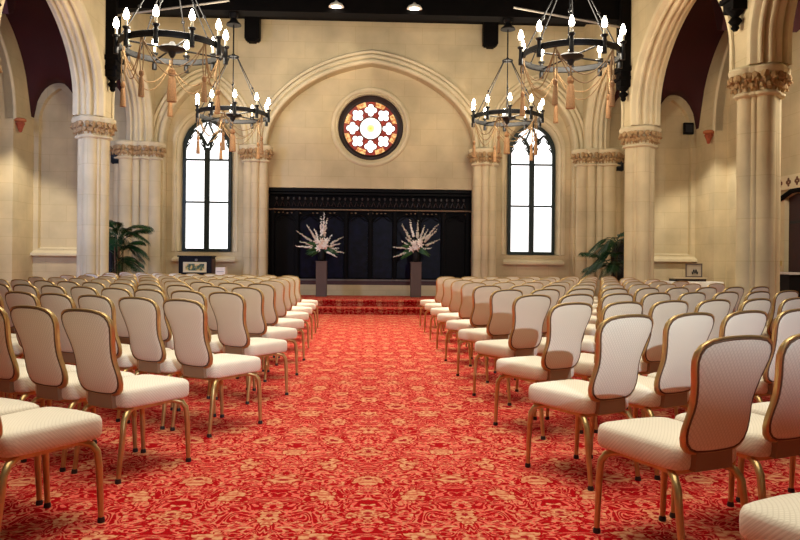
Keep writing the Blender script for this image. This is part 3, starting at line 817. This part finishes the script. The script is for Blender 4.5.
# ------------------------------------------------------------------ aisle furnishings
def palm(x, y, z, label, lean, seed):
    rnd = random.Random(seed)
    t = thing('potted_palm', label, 'potted palm', (x, y, z), 0, 'potted palms')
    MB().lathe([(0.15, 0), (0.16, 0.02), (0.20, 0.34), (0.22, 0.36), (0.22, 0.40), (0.18, 0.40), (0.17, 0.36)], (0, 0, 0), 18).build('pot', M['black'], t)
    for k in range(4):
        a = 2 * pi * k / 4 + 0.4
        MB().tube([(0.05 * cos(a), 0.05 * sin(a), 0.36), (0.07 * cos(a), 0.07 * sin(a), 0.9), (0.09 * cos(a), 0.09 * sin(a), 1.45)], [0.025, 0.018, 0.012], 6).build('trunk', M['bark'], t)
    for k in range(24):
        a = 2.4 * k + rnd.uniform(-0.3, 0.3); up = rnd.uniform(0.35, 1.0); ln = rnd.uniform(0.55, 0.85)
        base = Vector((0.05 * cos(a), 0.05 * sin(a), rnd.uniform(0.95, 1.75)))
        h = Vector((cos(a) + lean * 0.5, sin(a) * 0.8, 0)).normalized()
        pts = []
        for i in range(9):
            f = i / 8
            pts.append(base + h * ln * f * (0.5 + 0.35 * f) + Vector((0, 0, up * 0.85 * f - 0.62 * f * f * (1.25 - up * 0.5))))
        fr = MB().tube(pts, [0.009 - 0.0008 * i for i in range(9)], 5).build('frond_stalk', M['palmleaf'], t)
        b = MB()
        for i in range(22):
            f = 0.18 + 0.82 * i / 22; ip = f * 8; j = min(7, int(ip)); p = pts[j].lerp(pts[j + 1], ip - j); d = (pts[j + 1] - pts[j]).normalized()
            s_ = d.cross(Vector((0, 0, 1)))
            if s_.length < 1e-3: continue
            s_.normalize()
            L = 0.26 * sin(pi * min(0.95, 0.2 + 0.72 * f)) + 0.05
            for sg in (-1, 1):
                q = (s_ * sg * 0.75 + d * 0.75 + Vector((0, 0, -0.15 - 0.35 * f))).normalized(); wv_ = d * 0.013
                m_ = p + q * L * 0.5; e = p + q * L + Vector((0, 0, -0.05))
                b.add([p - wv_ * 0.5, p + wv_ * 0.5, m_ + wv_, e, m_ - wv_], [(0, 1, 2, 4), (4, 2, 3)])
        b.build('leaflets', M['palmleaf'], fr, fix=False, smooth=0)


palm(-5.62, 16.25, 0, 'bushy green potted palm between two columns, display cabinet side', 1.0, 5)
palm(5.60, 16.2, 0, 'dark potted palm half behind a column, doorway side', -1.0, 9)


def speaker(x, y, lab):
    t = thing('loudspeaker', lab, 'loudspeaker', (x, y, 0), 0, 'tall loudspeakers')
    o = MB().box((0, 0, 0.85), (0.36, 0.34, 1.70)).build('cabinet', M['black'], t, smooth=0); bevel(o, 0.012)
    MB().box((0, -0.172, 0.9), (0.31, 0.012, 1.5)).build('grille', plain('speaker_grille', srgb(26, 25, 26), 0.8), t, smooth=0)
speaker(-6.22, 17.2, 'tall black loudspeaker behind the bushy palm, display cabinet side')
speaker(6.12, 17.2, 'tall black loudspeaker behind the dark palm, doorway side')
for s in (-1, 1):
    t = thing('wall_speaker', 'black speaker hung high behind the corner pier, %s side' % ('display cabinet' if s < 0 else 'doorway'), 'speaker', (s * 6.25, 17.95, 3.75), 0, 'hung speakers')
    o = MB().box((0, 0, 0.0), (0.28, 0.24, 0.46)).build('cabinet', M['black'], t, smooth=0); bevel(o, 0.02)
    MB().box((0, 0.17, 0.0), (0.08, 0.14, 0.10)).build('wall_bracket', M['iron'], t, smooth=0)
    MB().lathe([(0.10, 0), (0.10, 0.01), (0.03, 0.012)], (0, -0.12, -0.05), 14, Matrix.Rotation(R(90), 3, 'X')).build('cone', plain('speaker_cone', srgb(30, 30, 32), 0.7), t)

# black display cabinet with a picture, and a white carton beside it
t = thing('display_cabinet', 'black display cabinet with a gilt framed picture under the lancet', 'cabinet', (-4.10, 17.15, 0))
o = MB().box((0, 0, 0.62), (0.76, 0.42, 1.24)).build('body', M['black'], t, smooth=0); bevel(o, 0.008)
MB().box((0, -0.02, 1.255), (0.80, 0.48, 0.03)).build('top', M['black'], t, smooth=0)
MB().box((0.386, 0, 0.62), (0.02, 0.36, 1.15)).build('side_panel', plain('brown_side', srgb(74, 40, 28), 0.5), t, smooth=0)
fr = MB().plate([(-0.27, 0.88), (0.27, 0.88), (0.27, 1.12), (-0.27, 1.12)], [[(-0.22, 0.92), (0.22, 0.92), (0.22, 1.08), (-0.22, 1.08)]], -0.235, -0.20, 'XZ').build('picture_frame', plain('pale_gilt', srgb(206, 190, 140), 0.4, 0.3), t, smooth=0)
N = NT('landscape_picture'); tc = N.n('ShaderNodeTexCoord'); nz = N.n('ShaderNodeTexNoise', i_Scale=9.0, i_Detail=3.0); N.l(tc.outputs['Object'], nz.inputs['Vector'])
N.l(N.ramp(nz.outputs['Fac'], [(0.3, srgb(20, 24, 20)), (0.48, srgb(60, 90, 50)), (0.58, srgb(200, 170, 80)), (0.72, srgb(225, 215, 190))]), N.b.inputs['Base Color'])
MB().box((0, -0.212, 1.0), (0.46, 0.01, 0.18)).build('picture', N.m, fr, smooth=0)
MB().lathe([(0.03, 0), (0.035, 0.01), (0.02, 0.02)], (0.03, -0.21, 1.17), 10, Matrix.Rotation(R(90), 3, 'X')).build('emblem', plain('pewter', srgb(120, 118, 112), 0.4, 0.6), t)
t = thing('carton', 'small white carton standing beside the black display cabinet', 'box', (-3.52, 17.1, 0))
o = MB().box((0, 0, 0.50), (0.20, 0.24, 1.00), 0, 1.12).build('body', M['white'], t, smooth=0); bevel(o, 0.006)
b = MB()
for z in (0.55, 0.68, 0.80, 0.90): b.box((0, -0.128, z), (0.17, 0.012, 0.012))
b.build('stripe', plain('grey_stripe', srgb(150, 146, 134), 0.7), t, smooth=0)

# table with white cloth, tray and framed panel in the doorway aisle
t = thing('folding_table', 'long table hidden under a white cloth in the doorway aisle', 'table', (7.33, 16.75, 0))
MB().box((0, 0, 0.75), (1.86, 0.60, 0.03)).build('table_top', M['pedestal'], t, smooth=0)
for dx in (-0.84, 0.84):
    for dy in (-0.24, 0.24): MB().tube([(dx, dy, 0), (dx, dy, 0.735)], 0.016, 8).build('leg', M['iron'], t)
b = MB(); n = 80; vs = []; fs = []
def rim(i, grow):
    per = [(-0.96, -0.33), (0.96, -0.33), (0.96, 0.33), (-0.96, 0.33)]; L = [1.92, 0.66, 1.92, 0.66]; tot = sum(L); d = tot * i / n
    for k in range(4):
        if d <= L[k]:
            f = d / L[k]; a, c = per[k], per[(k + 1) % 4]; return (a[0] + (c[0] - a[0]) * f, a[1] + (c[1] - a[1]) * f)
        d -= L[k]
    return per[0]
for lvl, (z, g) in enumerate(((0.772, 0.97), (0.765, 1.0), (0.45, 1.01), (0.08, 1.02))):
    for i in range(n):
        x, y = rim(i, g); wv_ = 1 + 0.012 * lvl * sin(i * 1.57)
        vs.append((7.33 + x * g * wv_, 16.75 + y * g * (1 + 0.03 * lvl * sin(i * 1.57)), z))
for lvl in range(3):
    for i in range(n): fs.append((lvl * n + i, lvl * n + (i + 1) % n, (lvl + 1) * n + (i + 1) % n, (lvl + 1) * n + i))
fs.append(tuple(range(n)))
tag(b.add(vs, fs).build('tablecloth', M['white'], smooth=60), 'white cloth draped to the floor over the aisle table', 'tablecloth')
t = thing('tray', 'dark wooden tray with pale rim on the white tablecloth', 'tray', (7.55, 16.72, 0.775))
MB().box((0, 0, 0.03), (0.74, 0.36, 0.06)).build('base', plain('dark_walnut', srgb(40, 24, 18), 0.5), t, smooth=0)
MB().box((0, 0, 0.075), (0.80, 0.42, 0.03)).build('rim', plain('pale_rim', srgb(198, 176, 140), 0.6), t, smooth=0)
t = thing('framed_panel', 'small framed grey panel with curled ironwork standing on the tray', 'panel', (7.74, 16.80, 0.868))
MB().plate([(-0.20, 0), (0.20, 0), (0.20, 0.33), (-0.20, 0.33)], [[(-0.175, 0.025), (0.175, 0.025), (0.175, 0.30), (-0.175, 0.30)]], -0.015, 0.015, 'XZ').build('frame', plain('grey_brown_frame', srgb(96, 82, 74), 0.5), t, smooth=0)
MB().box((0, 0.005, 0.165), (0.36, 0.012, 0.29)).build('board', plain('grey_board', srgb(176, 160, 138), 0.7), t, smooth=0)
b = MB()
for sg in (-1, 1): b.tube([(sg * (0.01 + 0.06 * f) + 0.02, -0.014, 0.13 + 0.06 * sin(f * 7 - 0.6)) for f in [i / 10 for i in range(11)]], 0.010, 5)
b.build('curl', M['iron'], t)
t = thing('wall_plate', 'small brass coloured plate on the aisle wall above the tablecloth', 'plate', (XA - 0.0, 16.6, 1.28))
# plate sits on the pier of the aisle wall between recess and doorway
t.location = (XA - 0.012, 14.36, 1.22)
MB().box((0, 0, 0), (0.024, 0.20, 0.10)).build('plate', plain('brass_plate', srgb(190, 160, 96), 0.5, 0.3), t, smooth=0)
MB().box((-0.014, 0, 0), (0.01, 0.09, 0.02)).build('slot', plain('brown_slot', srgb(110, 80, 50), 0.6), t, smooth=0)
# small black sign high on the aisle end wall
t = thing('wall_box', 'small black box mounted high on the aisle end wall, doorway side', 'box', (8.18, YB - 0.06, 4.68))
o = MB().box((0, 0, 0), (0.26, 0.08, 0.30)).build('body', M['black'], t, smooth=0); bevel(o, 0.01)
MB().box((0, -0.042, 0), (0.18, 0.006, 0.2)).build('front', plain('dark_blue_front', srgb(20, 24, 34), 0.4), t, smooth=0)
for s in (-1, 1):
    x, y = s * (XA - 0.10), 17.28
    t = thing('corbel', 'small painted terracotta corbel under the rib, %s aisle' % ('display cabinet' if s < 0 else 'doorway'), 'corbel', (x, y, 4.15), 0, 'painted corbels')
    MB().lathe([(0.02, 0.0), (0.04, 0.02), (0.06, 0.10), (0.09, 0.18), (0.10, 0.19), (0.10, 0.22), (0.08, 0.24)], (0, 0, 0), 12).build('bell', M['terracotta'], t)
    MB().lathe([(0.09, 0.24), (0.13, 0.26), (0.13, 0.31), (0.10, 0.33)], (0, 0, 0), 12).build('cap', plain('corbel_cap', srgb(186, 108, 66), 0.8), t)

# doorway in the doorway aisle
t = thing('door_1', 'dark red plank double door with black iron straps in the aisle wall', 'door', (XA + 0.12, 13.24, 0)); t['kind'] = 'structure'
red = plain('dark_red_door', srgb(44, 8, 8), 0.6, 0, 0.25, 7)
for k, (y0, y1) in enumerate(((-0.94, -0.01), (0.01, 0.94))):
    d = MB().box((0, (y0 + y1) / 2, 1.31), (0.06, y1 - y0, 2.6)).build('leaf', red, t, smooth=0)
    b = MB()
    for z in (0.5, 2.05): b.box((-0.038, (y0 + y1) / 2, z), (0.016, (y1 - y0) * 0.9, 0.05))
    b.box((-0.038, (y0 + y1) / 2, 2.05), (0.016, 0.05, 0.6)); b.build('iron_strap', M['iron'], d, smooth=0)
b = MB().plate([(12.0, 2.70), (14.40, 2.70), (14.40, 2.98), (12.0, 2.98)], [], XA - 0.07, XA, 'YZ')
lint = tag(b.build('door_lintel', M['dressed'], smooth=0), 'cream stone lintel carved with a row of dark quatrefoils over the red door', 'lintel', None, 'structure')
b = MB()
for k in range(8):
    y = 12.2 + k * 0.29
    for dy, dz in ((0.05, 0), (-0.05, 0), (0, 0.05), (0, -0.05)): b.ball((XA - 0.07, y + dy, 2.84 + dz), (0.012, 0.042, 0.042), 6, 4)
b.build('quatrefoil_carving', plain('quatrefoil_brown', srgb(96, 60, 36), 0.8), lint)  # plain dark brown for the quatrefoils on the cream lintel
MB().tube([(XA - 0.03, 14.32, 2.52), (XA - 0.03, 13.9, 2.66), (XA - 0.03, 12.7, 2.66), (XA - 0.03, 12.2, 2.52)], 0.05, 8).build('trim_door', M['timber'], kind='structure')
t = thing('side_table', 'dark side table with pale top beside the red door', 'table', (7.95, 13.35, 0))
MB().box((0, 0, 1.03), (0.60, 1.2, 0.035)).build('table_top', plain('pale_top', srgb(196, 188, 178), 0.4), t, smooth=0)
MB().box((0, 0, 0.50), (0.54, 1.1, 1.0)).build('body', M['black'], t, smooth=0)

# unseen stand and flaps, added behind the camera to shade the last rows
t = thing('added_light_blocker', 'unseen black stand with flaps, added to shade the last rows', 'spotlight', (2.1, -1.2, 0))
b = MB().tube([(0, -0.22, 0), (0, -0.22, 2.40)], 0.02, 8)
for k in range(3): b.tube([(0, -0.22, 0.5), (0.45 * sin(2.1 * k), -0.22 - 0.45 * cos(2.1 * k), 0.015)], 0.014, 6)
b.build('stand', M['iron'], t)
MB().lathe([(0.06, -0.30), (0.10, -0.28), (0.10, -0.05), (0.09, -0.05), (0.09, -0.26)], (0, 0, 2.45), 16, Matrix.Rotation(R(-90), 3, 'X'), False).build('housing', M['black'], t)
MB().box((0, 0.225, 2.313), (0.50, 0.25, 0.004)).build('shade_flap', M['black'], t, smooth=0)
MB().box((-0.245, 0.225, 2.47), (0.004, 0.25, 0.31)).build('shade_flap', M['black'], t, smooth=0)

# ------------------------------------------------------------------ banquet chairs
def back_outline(n=56):
    """hourglass outline (u across, v up from 0 to 0.455) sampled anticlockwise."""
    half = [(0.0, 0.0), (0.06, 0.001), (0.105, 0.005), (0.137, 0.018), (0.158, 0.042), (0.168, 0.075), (0.1685, 0.108), (0.163, 0.145), (0.157, 0.180), (0.156, 0.212), (0.161, 0.252), (0.172, 0.300), (0.186, 0.345), (0.195, 0.382), (0.193, 0.414), (0.178, 0.440), (0.148, 0.457), (0.10, 0.466), (0.05, 0.470), (0.0, 0.471)]
    return half + [(-u, v) for u, v in half[-2:0:-1]]


OUT = back_outline()
ZB0 = 0.452
def back_point(u, v, d):
    """d: distance in front of the back's middle surface (towards the sitter)."""
    lean = -0.212 - 0.098 * (v / 0.47) - 0.03 * (v / 0.47) ** 2
    return (u, lean + 0.22 * u * u + d, ZB0 + v - 0.16 * d)


def make_chair(label, detail=True):
    t = thing('banquet_chair', label, 'chair', (0, 0, 0), 0, 'cream banquet chairs')
    # seat: tapered cushion with crowned top and rounded corners
    nring = 40; vs = []; fs = []
    def ring(k, z, crown=0.0):
        for i in range(nring):
            a = 2 * pi * i / nring; c, s_ = cos(a), sin(a); e = 0.22
            x = abs(c) ** e * (1 if c > 0 else -1); y = abs(s_) ** e * (1 if s_ > 0 else -1)
            f = (y + 1) / 2
            hw = 0.180 + 0.026 * f; yy = 0.030 + y * 0.228
            bow = 0.018 * (1 - x * x) * max(0, y)
            vs.append((x * hw * k, (yy - 0.030) * k + 0.030 + bow * k, z + crown * (1 - 0.5 * x * x)))
    for k, z in ((0.90, 0.385), (0.97, 0.388), (1.0, 0.402), (1.005, 0.435), (1.0, 0.462), (0.975, 0.478), (0.92, 0.487), (0.70, 0.496), (0.35, 0.500)): ring(k, z)
    m = 9
    for i in range(m - 1):
        for k in range(nring): fs.append((i * nring + k, i * nring + (k + 1) % nring, (i + 1) * nring + (k + 1) % nring, (i + 1) * nring + k))
    fs.append(tuple(range(nring))[::-1]); fs.append(tuple((m - 1) * nring + k for k in range(nring)))
    MB().add(vs, fs).build('seat', M['fabric'], t, smooth=60)
    MB().box((0, 0.02, 0.375), (0.30, 0.36, 0.025)).build('seat_frame', M['gold'], t, smooth=0)
    # backrest pad: domed on both faces
    N_ = len(OUT); cu, cv = 0.0, 0.235; vs = []; fs = []
    levels = [(0.02, 0.032), (0.55, 0.030), (0.85, 0.024), (0.965, 0.006), (0.972, -0.006), (0.955, -0.015), (0.88, -0.020), (0.70, -0.023), (0.40, -0.025), (0.02, -0.026)]
    for k, d in levels:
        for u, v in OUT: vs.append(back_point(cu + (u - cu) * k, cv + (v - cv) * k, d))
    for i in range(len(levels) - 1):
        for k in range(N_): fs.append((i * N_ + k, i * N_ + (k + 1) % N_, (i + 1) * N_ + (k + 1) % N_, (i + 1) * N_ + k))
    fs.append(tuple(range(N_))); fs.append(tuple((len(levels) - 1) * N_ + k for k in range(N_))[::-1])
    pad = MB().add(vs, fs).build('backrest', M['fabric'], t, smooth=60)
    # metal band around it
    vs = []; fs = []
    prof = [(0.99, 0.013), (1.02, 0.012), (1.032, 0.006), (1.032, -0.006), (1.02, -0.012), (0.99, -0.014), (0.972, -0.010), (0.972, 0.010)]
    for u, v in OUT:
        for k, d in prof: vs.append(back_point(cu + (u - cu) * k, cv + (v - cv) * (1 + (k - 1) * 0.8), d))
    P = len(prof)
    for i in range(N_):
        for k in range(P): fs.append((i * P + k, ((i + 1) % N_) * P + k, ((i + 1) % N_) * P + (k + 1) % P, i * P + (k + 1) % P))
    MB().add(vs, fs).build('back_frame', M['gold'], t, smooth=50)
    if detail:
        for dd in (-0.0135,):
            MB().tube([back_point(cu + (u - cu) * 0.958, cv + (v - cv) * 0.962, dd) for u, v in OUT], 0.0045, 5, True).build('piping', M['piping'], pad)
    # bracket from the seat to the back
    MB().add([(-0.100, -0.150, 0.385), (0.100, -0.150, 0.385), (0.095, -0.205, 0.475), (-0.095, -0.205, 0.475), (-0.100, -0.222, 0.385), (0.100, -0.222, 0.385), (0.095, -0.226, 0.475), (-0.095, -0.226, 0.475)],
             [(0, 1, 2, 3), (7, 6, 5, 4), (0, 4, 5, 1), (1, 5, 6, 2), (2, 6, 7, 3), (3, 7, 4, 0)]).build('back_bracket', M['bracket'], t, smooth=0)
    for sx in (-1, 1):
        front = [(sx * 0.105, 0.13, 0.372), (sx * 0.150, 0.175, 0.371), (sx * 0.175, 0.205, 0.358), (sx * 0.187, 0.224, 0.325), (sx * 0.190, 0.233, 0.25), (sx * 0.191, 0.245, 0.012)]
        rear = [(sx * 0.100, -0.07, 0.372), (sx * 0.140, -0.135, 0.371), (sx * 0.163, -0.180, 0.356), (sx * 0.172, -0.205, 0.32), (sx * 0.175, -0.216, 0.24), (sx * 0.178, -0.245, 0.012)]
        for pts in (front, rear):
            lg = MB().tube(pts, [0.016, 0.0165, 0.0165, 0.016, 0.0155, 0.012], 10).build('leg', M['gold'], t, smooth=60)
            if detail:
                x, y, _ = pts[-1]; MB().lathe([(0.016, 0.0), (0.017, 0.012), (0.013, 0.024)], (x, y, 0), 10).build('foot_cap', M['glide'], lg)
    return t


ORD = ['first', 'second', 'third', 'fourth', 'fifth', 'sixth', 'seventh', 'eighth', 'ninth', 'tenth', 'eleventh', 'twelfth']
near_proto = make_chair('x'); far_proto = make_chair('x', False); used = {True: False, False: False}
RIGHT = [(1.37, 1.92), (1.285, 2.98), (1.216, 4.02), (1.216, 5.09), (1.22, 6.22), (1.21, 7.32), (1.20, 8.42), (1.20, 9.53), (1.20, 10.64), (1.20, 11.76), (1.20, 12.86)]
LEFT = [(-1.50, 3.19), (-1.353, 4.166), (-1.084, 5.158), (-1.02, 6.27), (-1.04, 7.35), (-1.07, 8.45), (-1.11, 9.58), (-1.15, 10.65), (-1.17, 11.6), (-1.2, 12.53)]
rnd = random.Random(21)
for rows, s, th, step, ph, ncol, where in ((RIGHT, 1, 28.7, 0.470, 24.5, 9, 'table block'), (LEFT, -1, 32.5, 0.445, 31.0, 10, 'cabinet block')):
    for r, (x0, y0) in enumerate(rows):
        for j in range(ncol):
            x = x0 + s * step * j * cos(R(ph)); y = y0 + step * j * sin(R(ph))
            if s > 0 and x > 0.60 * y + 0.42: continue
            if s < 0 and -x > 0.517 * y + 0.42: continue
            near = y < 9.0
            proto = near_proto if near else far_proto
            o = copy_tree(proto) if used[near] else proto; used[near] = True
            o.location = (x, y + rnd.uniform(-0.012, 0.012) * (j > 0), 0)
            o.rotation_euler = (0, 0, R(s * (th - (7 if s > 0 and r < 2 else 0)) + rnd.uniform(-1.8, 1.8)))
            seat = 'aisle seat' if j == 0 else ORD[j] + ' seat from the aisle'
            o['label'] = 'cream gold-framed banquet chair, %s, %s row from the stage, %s' % (seat, ORD[len(rows) - 1 - r], where)
            o['group'] = 'banquet chairs in the ' + where
